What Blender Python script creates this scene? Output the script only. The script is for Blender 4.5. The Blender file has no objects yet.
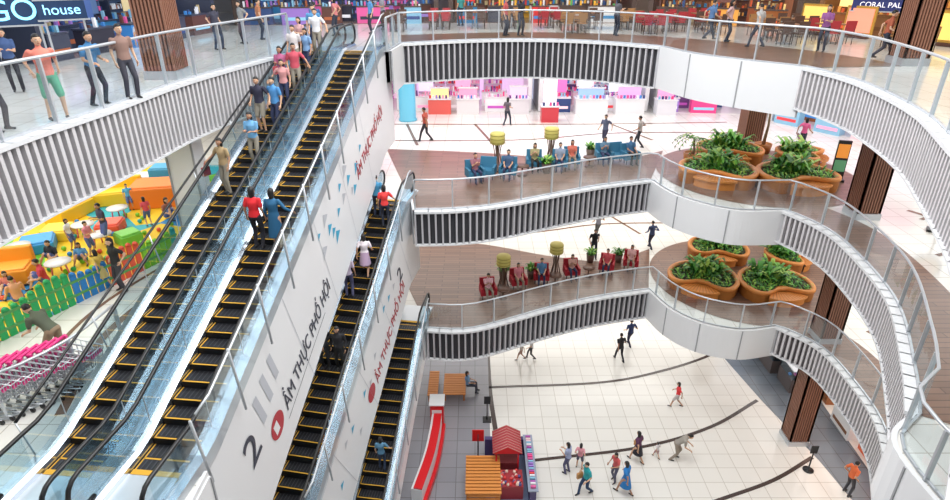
import bpy, math, random
import numpy as np
from mathutils import Vector, Matrix
from mathutils.geometry import tessellate_polygon
random.seed(7)
SC=bpy.context.scene
Z0,Z1,Z2,Z3=0.0,5.5,11.0,16.5
CAMZ=19.6
PT=math.atan(.48)
# ---------------------------------------------------------------- survey helper: plan position on a floor
def S(px,py,z):
    a=(px-475)/600.; b=(250-py)/600.
    dy=math.cos(PT)+b*math.sin(PT); dz=-math.sin(PT)+b*math.cos(PT)
    k=(z-CAMZ)/dz
    return (a*k,dy*k)
# ---------------------------------------------------------------- materials
MATS={}
def M(col,rough=.5,metal=0.,emit=0.,name=None,spec=.5):
    key=(tuple(round(c,3) for c in col),rough,metal,emit,name)
    if key in MATS: return MATS[key]
    m=bpy.data.materials.new(name or 'paint'); m.use_nodes=True
    b=m.node_tree.nodes['Principled BSDF']
    b.inputs['Base Color'].default_value=(*col,1); b.inputs['Roughness'].default_value=rough
    b.inputs['Metallic'].default_value=metal
    if emit>0:
        b.inputs['Emission Color'].default_value=(*col,1); b.inputs['Emission Strength'].default_value=emit
    MATS[key]=m; return m
def glassmat(name,tint=(.85,.93,.95),fac=.13,rough=.05):
    m=bpy.data.materials.new(name); m.use_nodes=True; nt=m.node_tree; nt.nodes.clear()
    o=nt.nodes.new('ShaderNodeOutputMaterial'); mx=nt.nodes.new('ShaderNodeMixShader')
    t=nt.nodes.new('ShaderNodeBsdfTransparent'); g=nt.nodes.new('ShaderNodeBsdfGlossy')
    t.inputs[0].default_value=(*tint,1); g.inputs['Roughness'].default_value=rough; g.inputs[0].default_value=(.9,.97,1,1)
    mx.inputs[0].default_value=fac
    nt.links.new(t.outputs[0],mx.inputs[1]); nt.links.new(g.outputs[0],mx.inputs[2]); nt.links.new(mx.outputs[0],o.inputs[0])
    return m
def tilemat(name,c1,c2,line,scale=1.0,rough=.12,mort=.014):
    m=bpy.data.materials.new(name); m.use_nodes=True; nt=m.node_tree; b=nt.nodes['Principled BSDF']
    tc=nt.nodes.new('ShaderNodeTexCoord'); br=nt.nodes.new('ShaderNodeTexBrick')
    br.offset=0; br.inputs['Scale'].default_value=scale; br.inputs['Color1'].default_value=(*c1,1); br.inputs['Color2'].default_value=(*c2,1)
    br.inputs['Mortar'].default_value=(*line,1); br.inputs['Mortar Size'].default_value=mort
    br.inputs['Brick Width'].default_value=.8; br.inputs['Row Height'].default_value=.8
    nt.links.new(tc.outputs['Object'],br.inputs['Vector']); nt.links.new(br.outputs['Color'],b.inputs['Base Color'])
    b.inputs['Roughness'].default_value=rough
    return m
def plankmat(name,c1,c2,line,rough=.3,w=1.6,h=.22):
    m=tilemat(name,c1,c2,line,1.0,rough)
    for n in m.node_tree.nodes:
        if n.type=='TEX_BRICK':
            n.offset=.5; n.inputs['Brick Width'].default_value=w; n.inputs['Row Height'].default_value=h
    return m
WHITE=M((.76,.77,.79),.35,name='white_panel'); WHITE2=M((.70,.71,.73),.4,name='white_panel_b')
SEAM=M((.33,.34,.36),.5,name='seam')
DARK=M((.035,.035,.042),.6,name='dark_backing'); FIN=M((.50,.49,.52),.4,name='fin_grey'); FINW=M((.62,.60,.62),.4,name='fin_light')
MIDG=M((.075,.065,.07),.6,name='backing_grey')
STEEL=M((.60,.65,.72),.18,.95,name='brushed_steel'); STEELM=M((.58,.61,.65),.35,.5,name='satin_steel'); DECKM=M((.46,.52,.59),.2,.85,name='escalator_deck')
BLACK=M((.012,.012,.014),.35,name='black_rubber'); STEP=M((.018,.018,.022),.45,.3,name='step_black'); YEL=M((.72,.38,.03),.5,name='step_yellow')
GLASS=glassmat('clear_glass',(.88,.93,.95),.12); EGL=glassmat('escalator_glass',(.64,.80,.87),.22)
FLOORW=tilemat('white_tile',(.80,.785,.745),(.765,.75,.71),(.52,.49,.44),1.0,.13)
FLOORG=tilemat('grey_tile',(.30,.30,.33),(.26,.26,.29),(.16,.16,.17),1.0,.2)
FLOORD=tilemat('dark_tile',(.15,.18,.22),(.13,.155,.19),(.07,.07,.07),1.0,.2)
DECK=plankmat('brown_plank',(.25,.14,.095),(.18,.098,.066),(.10,.055,.04))
STRIPE=M((.07,.05,.045),.25,name='dark_stripe'); STRIPEB=M((.20,.11,.075),.25,name='brown_stripe')
WOODB=M((.09,.035,.025),.45,name='brown_slat'); WOODB2=M((.30,.14,.09),.45,name='brown_slat_light')
ORANGE=M((.66,.25,.055),.45,name='orange_wood'); ORANGE2=M((.42,.15,.03),.45,name='orange_wood_dark')
SOIL=M((.05,.045,.025),.9,name='soil')
GREENS=[M((.06,.27,.03),.5,name='leaf'),M((.15,.43,.05),.5,name='leaf_b'),M((.03,.15,.025),.5,name='leaf_c'),M((.30,.50,.07),.5,name='leaf_d')]
# ---------------------------------------------------------------- mesh builder
class MB:
    def __init__(s): s.v=[];s.f=[];s.mi=[];s.mats=[];s.sm=[]
    def mid(s,m):
        if m not in s.mats: s.mats.append(m)
        return s.mats.index(m)
    def add(s,vs,fs,m,smooth=False,T=None):
        o=len(s.v); i=s.mid(m)
        if T is not None: vs=[T@Vector(v) for v in vs]
        s.v.extend([tuple(v) for v in vs]); s.f.extend([tuple(o+k for k in f) for f in fs]); s.mi.extend([i]*len(fs)); s.sm.extend([smooth]*len(fs))
    def box(s,c,d,m,rz=0,T=None,taper=1.0,rx=0,ry=0):
        x,y,z=[k/2 for k in d]; t=taper
        vs=[(-x,-y,-z),(x,-y,-z),(x,y,-z),(-x,y,-z),(-x*t,-y*t,z),(x*t,-y*t,z),(x*t,y*t,z),(-x*t,y*t,z)]
        A=Matrix.Translation(c)@Matrix.Rotation(rz,4,'Z')@Matrix.Rotation(rx,4,'X')@Matrix.Rotation(ry,4,'Y')
        if T is not None: A=T@A
        s.add(vs,[(0,3,2,1),(4,5,6,7),(0,1,5,4),(1,2,6,5),(2,3,7,6),(3,0,4,7)],m,False,A)
    def rings(s,rs,m,smooth=True,caps=True,T=None):
        n=len(rs[0]); vs=[p for r in rs for p in r]; fs=[]
        for k in range(len(rs)-1):
            for i in range(n):
                j=(i+1)%n; fs.append((k*n+i,k*n+j,(k+1)*n+j,(k+1)*n+i))
        if caps:
            fs.append(tuple(range(n-1,-1,-1))); fs.append(tuple((len(rs)-1)*n+i for i in range(n)))
        s.add(vs,fs,m,smooth,T)
    def tube(s,pts,rad,m,n=8,smooth=True,caps=True,T=None):
        pts=[Vector(p) for p in pts]
        if not isinstance(rad,(list,tuple)): rad=[rad]*len(pts)
        rs=[];up=None
        for i,p in enumerate(pts):
            t=(pts[min(i+1,len(pts)-1)]-pts[max(i-1,0)])
            if t.length<1e-7: t=Vector((0,0,1))
            t.normalize()
            if up is None: up=Vector((0,0,1)) if abs(t.z)<.9 else Vector((1,0,0))
            a=t.cross(up)
            if a.length<1e-4: a=t.cross(Vector((0,1,0)))
            a.normalize(); b=a.cross(t).normalized(); up=b
            r=rad[i]
            rs.append([p+a*(r*math.cos(2*math.pi*k/n))+b*(r*math.sin(2*math.pi*k/n)) for k in range(n)])
        s.rings(rs,m,smooth,caps,T)
    def lathe(s,prof,c,m,n=20,smooth=True,T=None,caps=True):
        rs=[[(c[0]+r*math.cos(2*math.pi*k/n),c[1]+r*math.sin(2*math.pi*k/n),c[2]+z) for k in range(n)] for r,z in prof]
        s.rings(rs,m,smooth,caps,T)
    def ell(s,c,r,m,n=10,k=7,T=None,fn=None):
        rs=[]
        for i in range(1,k):
            ph=-math.pi/2+math.pi*i/k; ring=[]
            for j in range(n):
                th=2*math.pi*j/n
                p=[r[0]*math.cos(ph)*math.cos(th),r[1]*math.cos(ph)*math.sin(th),r[2]*math.sin(ph)]
                if fn: p=fn(p)
                ring.append((c[0]+p[0],c[1]+p[1],c[2]+p[2]))
            rs.append(ring)
        s.rings(rs,m,True,True,T)
    def wall(s,pts,za,zb,m,th=0,closed=False):
        n=len(pts); vs=[];fs=[]
        for (x,y) in pts: vs+= [(x,y,za),(x,y,zb)]
        for i in range(n if closed else n-1):
            j=(i+1)%n; fs.append((2*i,2*j,2*j+1,2*i+1))
        s.add(vs,fs,m)
    def obj(s,name,mw=None,parent=None,bevel=0):
        me=bpy.data.meshes.new(name); me.from_pydata(s.v,[],s.f)
        for m in s.mats: me.materials.append(m)
        me.polygons.foreach_set('material_index',s.mi); me.polygons.foreach_set('use_smooth',s.sm); me.update()
        o=bpy.data.objects.new(name,me); SC.collection.objects.link(o)
        if parent: o.parent=parent
        if mw is not None:
            if parent: o.matrix_local=mw
            else: o.matrix_world=mw
        if bevel:
            b=o.modifiers.new('bevel','BEVEL'); b.width=bevel; b.segments=2; b.limit_method='ANGLE'
        return o
def place(x,y,z,rz=0): return Matrix.Translation((x,y,z))@Matrix.Rotation(rz,4,'Z')
def cat(pts,n=8):
    P=[Vector(p) for p in pts]; out=[]
    for i in range(len(P)-1):
        p0=P[max(i-1,0)];p1=P[i];p2=P[i+1];p3=P[min(i+2,len(P)-1)]
        if i==0: p0=p1*2-p2
        if i+2>len(P)-1: p3=p2*2-p1
        for k in range(n):
            t=k/n
            out.append(.5*((2*p1)+(p2-p0)*t+(2*p0-5*p1+4*p2-p3)*t*t+(-p0+3*p1-3*p2+p3)*t**3))
    out.append(P[-1]); return [tuple(q) for q in out]
def resample(pts,sp):
    P=[Vector(p) for p in pts]; L=[0]
    for i in range(1,len(P)): L.append(L[-1]+(P[i]-P[i-1]).length)
    n=max(1,round(L[-1]/sp)); out=[]; j=0
    for k in range(n+1):
        d=L[-1]*k/n
        while j<len(P)-2 and L[j+1]<d: j+=1
        t=(d-L[j])/max(1e-9,L[j+1]-L[j]); out.append((P[j].lerp(P[j+1],min(t,1)),(P[j+1]-P[j]).normalized()))
    return out
def offset(pts,w):
    P=[Vector(p) for p in pts];out=[]
    for i,p in enumerate(P):
        t=(P[min(i+1,len(P)-1)]-P[max(i-1,0)]).normalized(); out.append(tuple(p+Vector((t.y,-t.x))*(-w)))
    return out
# ---------------------------------------------------------------- PEOPLE
def ik(a,b,l1,l2,pole):
    d=b-a; L=d.length; mx=(l1+l2)*.995
    if L>mx: b=a+d.normalized()*mx; d=b-a; L=mx
    if L<abs(l1-l2)+.02: L=abs(l1-l2)+.02
    dr=d.normalized(); x=(l1*l1-l2*l2+L*L)/(2*L); h=math.sqrt(max(l1*l1-x*x,0))
    pp=pole-dr*pole.dot(dr); pp.normalize()
    return a+dr*x+pp*h,b
POSES={
 'stand':dict(hip=.92,lean=.02,feet=[(-.11,.03,0),(.11,-.03,0)],hands=[(-.25,.05,.87),(.25,.06,.87)]),
 'walk':dict(hip=.885,lean=.06,feet=[(-.08,.30,0),(.08,-.30,.06)],hands=[(-.26,-.20,.92),(.25,.24,.96)]),
 'walk2':dict(hip=.89,lean=.05,feet=[(-.08,-.26,.05),(.08,.27,0)],hands=[(-.25,.22,.95),(.24,.08,1.1)]),
 'rail':dict(hip=.90,lean=.14,feet=[(-.14,.0,0),(.13,-.12,0)],hands=[(-.14,.30,1.05),(.2,.34,1.02)]),
 'phone':dict(hip=.92,lean=.05,feet=[(-.11,.03,0),(.11,-.03,0)],hands=[(-.10,.30,1.16),(.10,.30,1.18)]),
 'side':dict(hip=.92,lean=.03,feet=[(-.1,.05,0),(.1,-.06,0)],hands=[(-.24,.1,.88),(.44,.18,1.02)]),
 'sidel':dict(hip=.92,lean=.03,feet=[(-.1,.05,0),(.1,-.06,0)],hands=[(-.44,.2,1.02),(.22,.16,.95)]),
 'hip':dict(hip=.92,lean=0,feet=[(-.15,.02,0),(.15,-.03,0)],hands=[(-.24,-.02,1.0),(.24,.0,1.0)]),
 'sit':dict(hip=.52,lean=-.08,feet=[(-.13,.46,0),(.13,.42,0)],hands=[(-.13,.32,.66),(.13,.30,.66)]),
 'sitphone':dict(hip=.52,lean=.06,feet=[(-.15,.42,0),(.12,.50,0)],hands=[(-.07,.34,.9),(.09,.34,.9)]),
 'bend':dict(hip=.86,lean=.75,feet=[(-.13,.04,0),(.14,-.16,0)],hands=[(-.18,.55,.80),(.18,.52,.78)]),
 'floor':dict(hip=.14,lean=.12,feet=[(-.25,.42,0),(.22,.46,0)],hands=[(-.2,.35,.3),(.2,.32,.3)]),
 'reach':dict(hip=.91,lean=.1,feet=[(-.12,.08,0),(.12,-.10,0)],hands=[(-.2,.42,1.2),(.28,.15,.95)]),
}
SK=[(.62,.36,.23),(.68,.42,.28),(.48,.26,.16)]
def person(name,loc,heading,pose='stand',top=(.1,.1,.12),bot=(.03,.035,.06),hair=(.012,.01,.01),H=1.66,fem=False,legs='long',sleeve='short',longhair=None,shoe=(.03,.03,.03),turn=0,bag=None,skin=None):
    P=POSES[pose]; skc=skin or random.choice(SK); sk=M(skc,.55,name='skin')
    tm=M(top,.75,name='shirt_cloth'); bm_=M(bot,.75,name='trouser_cloth'); sm_=M(shoe,.5,name='shoe'); hm=M(hair,.5,name='hair')
    if longhair is None: longhair=fem
    hip=Vector((0,0,P['hip'])); R=Matrix.Rotation(-P['lean'],3,'X')
    def U(x,y,z): return hip+R@Vector((x,y,z-.92))
    sw=.165 if fem else .19
    prims=[]; tb=MB(); dm=M((.5,.5,.5))
    def cap(a,b,ra,rb,tag):
        d=(b-a).normalized()
        tb.tube([a-d*ra*.75,a-d*ra*.4,a,b,b+d*rb*.4,b+d*rb*.75],[ra*.55,ra*.88,ra,rb,rb*.88,rb*.55],dm,n=10)
        prims.append((a,b,ra,rb,tag))
    wl=.85 if fem else 1
    secs=[(.84,.15,.11),(.92,.168,.125),(1.0,.155*(.95 if fem else 1),.115),(1.09,.145*wl,.105),(1.2,.16*wl,.115+(.015 if fem else 0)),(1.3,.178*(.92 if fem else 1),.118+(.015 if fem else 0)),(1.375,.165*(.92 if fem else 1),.09),(1.42,.10,.065),(1.45,.05,.045)]
    rs=[]
    for z,rx,ry in secs:
        rs.append([U(rx*math.cos(2*math.pi*k/14),ry*math.sin(2*math.pi*k/14),z) for k in range(14)])
    tb.rings(rs,dm)
    torsobot='bot' if legs!='dress' else 'top'
    prims.append((U(0,0,.80),U(0,0,.87),.14,.15,torsobot)); prims.append((U(0,0,.97),U(0,0,1.38),.15,.14,'top'))
    cap(U(0,0,1.43),U(0,.01,1.52),.052,.05,'skin')
    hc=U(0,.025,1.585); fing=[]
    for i,sx in enumerate((-1,1)):
        sh=U(sx*sw,0,1.375); w=Vector(P['hands'][i])
        el,wr=ik(sh,w,.28,.25,Vector((sx*.35,-1,-.25)))
        if sleeve=='long':
            cap(sh,el,.056,.045,'top'); cap(el,wr,.045,.036,'top')
        elif sleeve=='none':
            cap(sh,el,.045,.037,'skin'); cap(el,wr,.037,.026,'skin')
        else:
            m=sh.lerp(el,.62); cap(sh,m,.06,.058,'top'); cap(m,el,.043,.038,'skin'); cap(el,wr,.038,.027,'skin')
        d=(wr-el).normalized(); cap(wr,wr+d*.07,.028,.033,'skin')
        fing.append((wr+d*.07,d,sx))
        hj=hip+Vector((sx*.088,0,-.02)); ft=Vector(P['feet'][i]); ank=ft+Vector((0,0,.075))
        kn,ank=ik(hj,ank,.43,.42,Vector((sx*.12,1,.1 if P['hip']>.7 else .8)))
        if legs in('long',):
            cap(hj,kn,.092,.062,'bot'); cap(kn,ank,.062,.05,'bot')
        elif legs=='shorts':
            m=hj.lerp(kn,.9); cap(hj,m,.098,.08,'bot'); cap(m,kn,.058,.055,'skin'); cap(kn,ank,.055,.035,'skin')
        else:
            cap(hj,kn,.088,.056,'skin'); cap(kn,ank,.054,.034,'skin')
        cap(ank+Vector((0,-.045,-.035)),ank+Vector((0,.145,-.043)),.038,.033,'shoe')
    if legs in('skirt','dress','coat') and P['hip']>.7:
        zt=1.02; rs=[]; zl={'skirt':.50,'dress':.42,'coat':.36}[legs]
        spread=max(abs(P['feet'][0][1]),.1)
        for k in range(6):
            t=k/5; z=zt+(zl-zt)*t; rx=.15+.06*t; ry=.11+(.05+spread*.35)*t
            rs.append([(rx*math.cos(2*math.pi*q/14),ry*math.sin(2*math.pi*q/14),z) for q in range(14)])
        tb.rings(rs[::-1],dm); tg='bot' if legs=='skirt' else 'top'
        prims.append((Vector((0,0,zl+.1)),Vector((0,0,.95)),.2,.15,tg))
    o=tb.obj('tmp'); rm=o.modifiers.new('r','REMESH'); rm.mode='VOXEL'; rm.voxel_size=.022
    sm=o.modifiers.new('s','SMOOTH'); sm.iterations=3; sm.factor=.5
    dg=bpy.context.evaluated_depsgraph_get(); ev=o.evaluated_get(dg); me=ev.to_mesh()
    nv=len(me.vertices); co=np.empty(nv*3); me.vertices.foreach_get('co',co); co=co.reshape(-1,3)
    faces=[tuple(p.vertices) for p in me.polygons]
    fc=np.array([co[list(f)].mean(0) for f in faces])
    best=np.full(len(faces),1e9); tag=np.zeros(len(faces),int); names=['skin','top','bot','shoe']
    for (a,b,ra,rb,t) in prims:
        a_=np.array(a);d=np.array(b)-a_; L2=(d*d).sum()+1e-9
        u=np.clip(((fc-a_)@d)/L2,0,1); dist=np.linalg.norm(fc-(a_+u[:,None]*d),axis=1)-(ra+(rb-ra)*u)
        w=dist<best; best[w]=dist[w]; tag[w]=names.index(t)
    ev.to_mesh_clear(); me0=o.data; bpy.data.objects.remove(o); bpy.data.meshes.remove(me0)
    mb=MB(); ml=[sk,tm,bm_,sm_]
    for m in ml: mb.mid(m)
    mb.v=[tuple(c) for c in co]; mb.f=faces; mb.mi=[mb.mid(ml[t]) for t in tag]; mb.sm=[True]*len(faces)
    for (c,d,sx) in fing:
        side=Vector((0,1,0)) if abs(d.y)<.7 else Vector((1,0,0))
        side=(side-d*side.dot(d)).normalized(); curl=Vector((-sx,0,0)) if abs(d.y)<.7 else Vector((0,0,-1)); curl=(curl-d*curl.dot(d)).normalized()
        for q,(off,ln) in enumerate([(-.027,.060),(-.009,.075),(.009,.08),(.027,.07)]):
            b0=c+side*off-d*.01
            mb.tube([b0,b0+d*ln*.5+curl*.006,b0+d*ln*.85+curl*.025,b0+d*ln+curl*.04],[.0095,.009,.008,.006],sk,n=5)
        b0=c-d*.05+side*.025
        mb.tube([b0,b0+side*.03+d*.02,b0+side*.035+d*.05+curl*.01],[.012,.010,.008],sk,n=5)
    HT=Matrix.Translation(hc)@Matrix.Rotation(turn,4,'Z')@Matrix.Rotation(-P['lean']*.5,4,'X')
    def face(p):
        x,y,z=p
        if z<0: x*=1+.30*z/.115; y*=1+.12*z/.115
        return (x,y,z)
    mb.ell((0,0,0),(.076,.094,.116),sk,16,12,HT,face)
    mb.rings([[(-.006,.088,.012),(.006,.088,.012),(0,.096,.012)],[(-.016,.082,-.028),(.016,.082,-.028),(0,.118,-.026)],[(-.01,.08,-.036),(.01,.08,-.036),(0,.095,-.036)]],sk,T=HT)
    for sx in(-1,1):
        mb.ell((sx*.029,.083,.004),(.014,.009,.007),M((.9,.9,.88),.4,name='eye_white'),8,5,HT)
        mb.ell((sx*.029,.090,.004),(.006,.004,.006),M((.02,.012,.01),.3,name='iris'),8,5,HT)
        mb.box((sx*.03,.086,.026),(.03,.008,.005),hm,T=HT)
        mb.ell((sx*.077,-.005,-.005),(.012,.02,.032),sk,8,6,HT)
    mb.ell((0,.083,-.056),(.024,.008,.007),M((.45,.12,.11),.5,name='lips'),8,5,HT)
    def hf(p):
        x,y,z=p
        if y>.03 and z<.05: return (x*.8,y*.7,z)
        if z<-.03:
            if longhair: return (x*1.0,min(y,0)*.9-.01,z*2.1)
            return (x*.82,y*.85,z*.55)
        return (x,y,z)
    mb.ell((0,-.008,.012),(.086,.104,.120),hm,16,12,HT,hf)
    if bag:
        bmn=M(bag,.5,name='bag'); h=fing[1][0]
        if P['hip']>.7:
            mb.box((h.x+.03,h.y,h.z-.27),(.09,.26,.26),bmn); mb.tube([(h.x+.02,h.y-.09,h.z-.15),(h.x,h.y-.03,h.z+.0),(h.x,h.y+.03,h.z+.0),(h.x+.02,h.y+.09,h.z-.15)],.008,bmn,n=5)
    s=H/1.7
    return mb.obj(name,place(loc[0],loc[1],loc[2],heading)@Matrix.Scale(s,4))
PI=math.pi
def pp(name,px,py,z,head,**k):
    x,y=S(px,py,z); return person(name,(x,y,z+.012),head,**k)
# ---------------------------------------------------------------- ESCALATORS geometry description
def ex(Y): return -7.53+.104*(Y-8.2)
ESC={'A':((ex(8.2),8.2,Z2),(ex(24)+0,24,Z3)),
     'B':((ex(8.2)+1.62,8.2,Z2),(ex(24)+1.62,24,Z3)),
     'C':((-5.45,11.4,Z1),(-3.35,22.5,Z2)),
     'D':((-4.35,11.2,Z0),(-2.85,22.2,Z1))}
def esc_z(l,L,R):
    f=.6
    if l<f: return 0
    if l>L-f: return R
    return R*(l-f)/(L-2*f)
def esc_info(k):
    a,b=ESC[k]; d=Vector((b[0]-a[0],b[1]-a[1])); L=d.length; return Vector(a),d.normalized(),L,b[2]-a[2]
def on_esc(k,Y,side=0.):
    a,d,L,R=esc_info(k); l=(Y-a.y)/d.y; i=math.floor(l/.4); l=(i+.5)*.4
    r=Vector((d.y,-d.x)); return (a.x+d.x*l+r.x*side,a.y+d.y*l+r.y*side,a.z+esc_z(l,L,R)+.008)
def pe(name,k,Y,side,head,**kw): return person(name,on_esc(k,Y,side),head,**kw)
# L3 left walkway
pp('man_standing',60,120,Z3,-2.3,pose='hip',top=(.80,.24,.18),bot=(.10,.42,.26),legs='shorts',H=1.76)
pp('man_standing',102,106,Z3,-1.9,pose='rail',top=(.05,.2,.42),bot=(.02,.02,.03),H=1.7)
pp('man_standing',134,99,Z3,-2.2,pose='stand',top=(.28,.17,.14),bot=(.05,.05,.07),H=1.76)
pp('man_standing',3,132,Z3,-1.5,pose='hip',top=(.30,.06,.03),bot=(.02,.02,.03),H=1.66)
pp('woman_standing',20,92,Z3,-2.6,pose='phone',top=(.05,.1,.25),bot=(.02,.02,.03),H=1.58,fem=True)
pp('woman_walking',150,70,Z3,.6,pose='walk',top=(.5,.5,.55),bot=(.05,.05,.1),H=1.58,fem=True)
A=[(23.7,.0,(.1,.3,.55),0),(23.2,.22,(.75,.75,.78),0),(22.9,-.24,(.6,.35,.35),1),(22.0,.24,(.2,.35,.6),1),(21.8,-.2,(.75,.7,.7),0),(20.9,.22,(.55,.08,.12),0),(20.7,-.25,(.45,.12,.25),1),(19.9,.1,(.65,.3,.3),1),(18.9,.25,(.08,.28,.60),0),(18.6,-.25,(.03,.03,.06),0),(17.2,.15,(.16,.40,.68),1),(16.0,-.22,(.42,.30,.16),1)]
for i,(Y,sd,c,f) in enumerate(A):
    pe('woman_riding_escalator' if f else 'man_riding_escalator','A',Y,sd,PI-.1+random.uniform(-.4,.4),pose=['stand','sidel','phone','side'][i%4],top=c,fem=bool(f),H=1.6 if f else 1.7,legs='long' if i%3 else 'shorts',bot=random.choice([(.03,.04,.1),(.02,.02,.02),(.30,.27,.22)]),bag=(.5,.08,.1) if i in(6,11) else None)
pe('woman_riding_escalator','B',13.9,-.24,-.1,pose='stand',top=(.75,.02,.03),bot=(.02,.02,.03),fem=True,H=1.64,legs='long')
pe('woman_riding_escalator','B',13.9,.26,-.1,pose='side',top=(.02,.12,.25),bot=(.02,.05,.12),fem=True,H=1.62,legs='coat',sleeve='long')
pe('man_riding_escalator','C',21.3,-.2,0,pose='stand',top=(.05,.25,.45),bot=(.03,.04,.08))
pe('woman_riding_escalator','C',20.9,.25,.2,pose='side',top=(.8,.05,.05),fem=True)
pe('woman_riding_escalator','C',19.0,.1,.1,pose='walk',top=(.8,.72,.78),bot=(.5,.35,.5),fem=True,legs='skirt')
pe('woman_riding_escalator','C',18.2,-.25,.1,pose='stand',top=(.6,.5,.65),bot=(.1,.1,.2),fem=True)
pe('man_riding_escalator','C',15.8,-.24,PI,pose='stand',top=(.015,.015,.02),bot=(.015,.015,.02),sleeve='long')
pe('man_riding_escalator','C',15.8,.26,PI,pose='side',top=(.02,.02,.025),bot=(.01,.01,.01),sleeve='long')
pe('woman_riding_escalator','D',16.4,.2,0,pose='side',top=(.1,.25,.4),bot=(.03,.05,.1),fem=True,H=1.5)
# L2 floor
pp('man_walking',426,142,Z2,1.2,pose='walk',top=(.45,.08,.05),bot=(.03,.03,.04),H=1.85)
pp('woman_walking',507,126,Z2,-.6,pose='walk2',top=(.12,.1,.12),fem=True)
pp('man_walking',604,146,Z2,2.4,pose='walk',top=(.1,.12,.2),bot=(.04,.04,.08))
pp('man_walking',638,148,Z2,1.0,pose='walk2',top=(.45,.42,.4),bot=(.03,.03,.04))
pp('woman_walking',800,150,Z2,-1.0,pose='walk',top=(.7,.12,.3),fem=True)
pp('man_bending',64,362,Z2,1.4,pose='bend',top=(.10,.12,.08),bot=(.30,.22,.14),H=1.8,legs='shorts')
pp('woman_standing',124,291,Z2,2.6,pose='hip',top=(.02,.02,.02),bot=(.04,.04,.05),fem=True,H=1.68)
pp('girl_standing',106,288,Z2,1.2,pose='walk',top=(.70,.5,.10),bot=(.6,.5,.2),fem=True,H=1.25,legs='skirt')
for i,(x,y,ps,c,h) in enumerate([(12,292,'floor',(.7,.2,.15),1.3),(47,284,'floor',(.6,.05,.08),1.55),(74,250,'stand',(.75,.75,.8),1.1),(93,256,'phone',(.8,.3,.4),1.2),(84,262,'floor',(.1,.3,.6),1.3),(56,262,'floor',(.02,.03,.05),1.45),(168,218,'floor',(.4,.15,.1),1.5),(132,210,'stand',(.1,.4,.7),1.05),(30,270,'floor',(.75,.7,.3),1.2),(20,302,'floor',(.75,.35,.2),1.45),(150,226,'stand',(.8,.1,.15),1.1),(110,245,'phone',(.05,.05,.1),1.5),(5,270,'floor',(.1,.1,.4),1.4)]):
    pp('child_playing',x,y,Z2+.03,random.uniform(0,6),pose=ps,top=c,H=h,legs='shorts',bot=(.1,.15,.4),fem=i%2==0)
# L1 floor
pp('man_walking',593,257,Z1,PI,pose='walk',top=(.02,.02,.03)); pp('man_walking',597,238,Z1,.2,pose='walk2',top=(.25,.25,.3),bot=(.1,.1,.1))
pp('man_walking',650,249,Z1,.3,pose='walk2',top=(.06,.09,.2),bot=(.03,.03,.06),sleeve='long')
# L0
for i,(x,y,hd,ps,c,b,f,h,lg) in enumerate([(619,361,.3,'walk',(.02,.02,.025),(.02,.02,.03),0,1.78,'long'),(629,346,.3,'walk2',(.03,.05,.15),(.02,.02,.05),0,1.75,'long'),(521,360,1.5,'walk',(.6,.55,.5),(.4,.25,.2),1,1.3,'shorts'),(531,359,1.4,'walk2',(.65,.65,.65),(.1,.1,.1),1,1.5,'long'),
    (676,407,1.2,'walk',(.75,.04,.05),(.55,.5,.5),1,1.5,'shorts'),(674,459,-1.9,'bend',(.35,.32,.28),(.3,.25,.2),0,1.8,'long'),(636,462,.6,'walk',(.10,.03,.08),(.02,.02,.03),1,1.7,'skirt'),(567,473,.9,'phone',(.35,.4,.6),(.1,.1,.2),1,1.65,'long'),(579,468,-.4,'hip',(.7,.3,.35),(.1,.1,.15),1,1.35,'shorts'),
    (585,494,2.0,'walk2',(.02,.35,.38),(.02,.05,.12),0,1.75,'long'),(614,481,2.2,'reach',(.6,.1,.1),(.1,.1,.15),1,1.6,'long'),(624,494,.8,'walk',(.02,.2,.55),(.05,.2,.45),1,1.75,'dress'),(846,494,-1.4,'hip',(.75,.16,.05),(.05,.05,.06),0,1.75,'long'),(656,458,.4,'walk',(.75,.7,.72),(.5,.3,.3),1,.9,'shorts')]):
    pp(('woman_walking' if f else 'man_walking'),x,y,Z0,hd,pose=ps,top=c,bot=b,fem=bool(f),H=h,legs=lg,bag=(.6,.3,.1) if i in(9,6) else None)
for i,(x,y,c) in enumerate([(505,36,(.5,.1,.1)),(520,36,(.02,.02,.03)),(708,40,(.1,.2,.4)),(726,42,(.6,.4,.4)),(372,34,(.1,.3,.6)),(384,30,(.3,.3,.35)),(318,44,(.05,.12,.3)),(337,36,(.6,.2,.2)),(461,26,(.05,.3,.3)),(820,52,(.3,.1,.3)),(755,48,(.5,.5,.5)),(245,44,(.3,.3,.3)),(262,40,(.5,.2,.1)),(615,36,(.1,.1,.12)),(880,60,(.4,.1,.05)),(220,50,(.05,.05,.08))]):
    pp('woman_standing' if i%2 else 'man_standing',x,y,Z3,random.uniform(0,6),pose=['stand','phone','walk','hip'][i%4],top=c,fem=bool(i%2))
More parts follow.
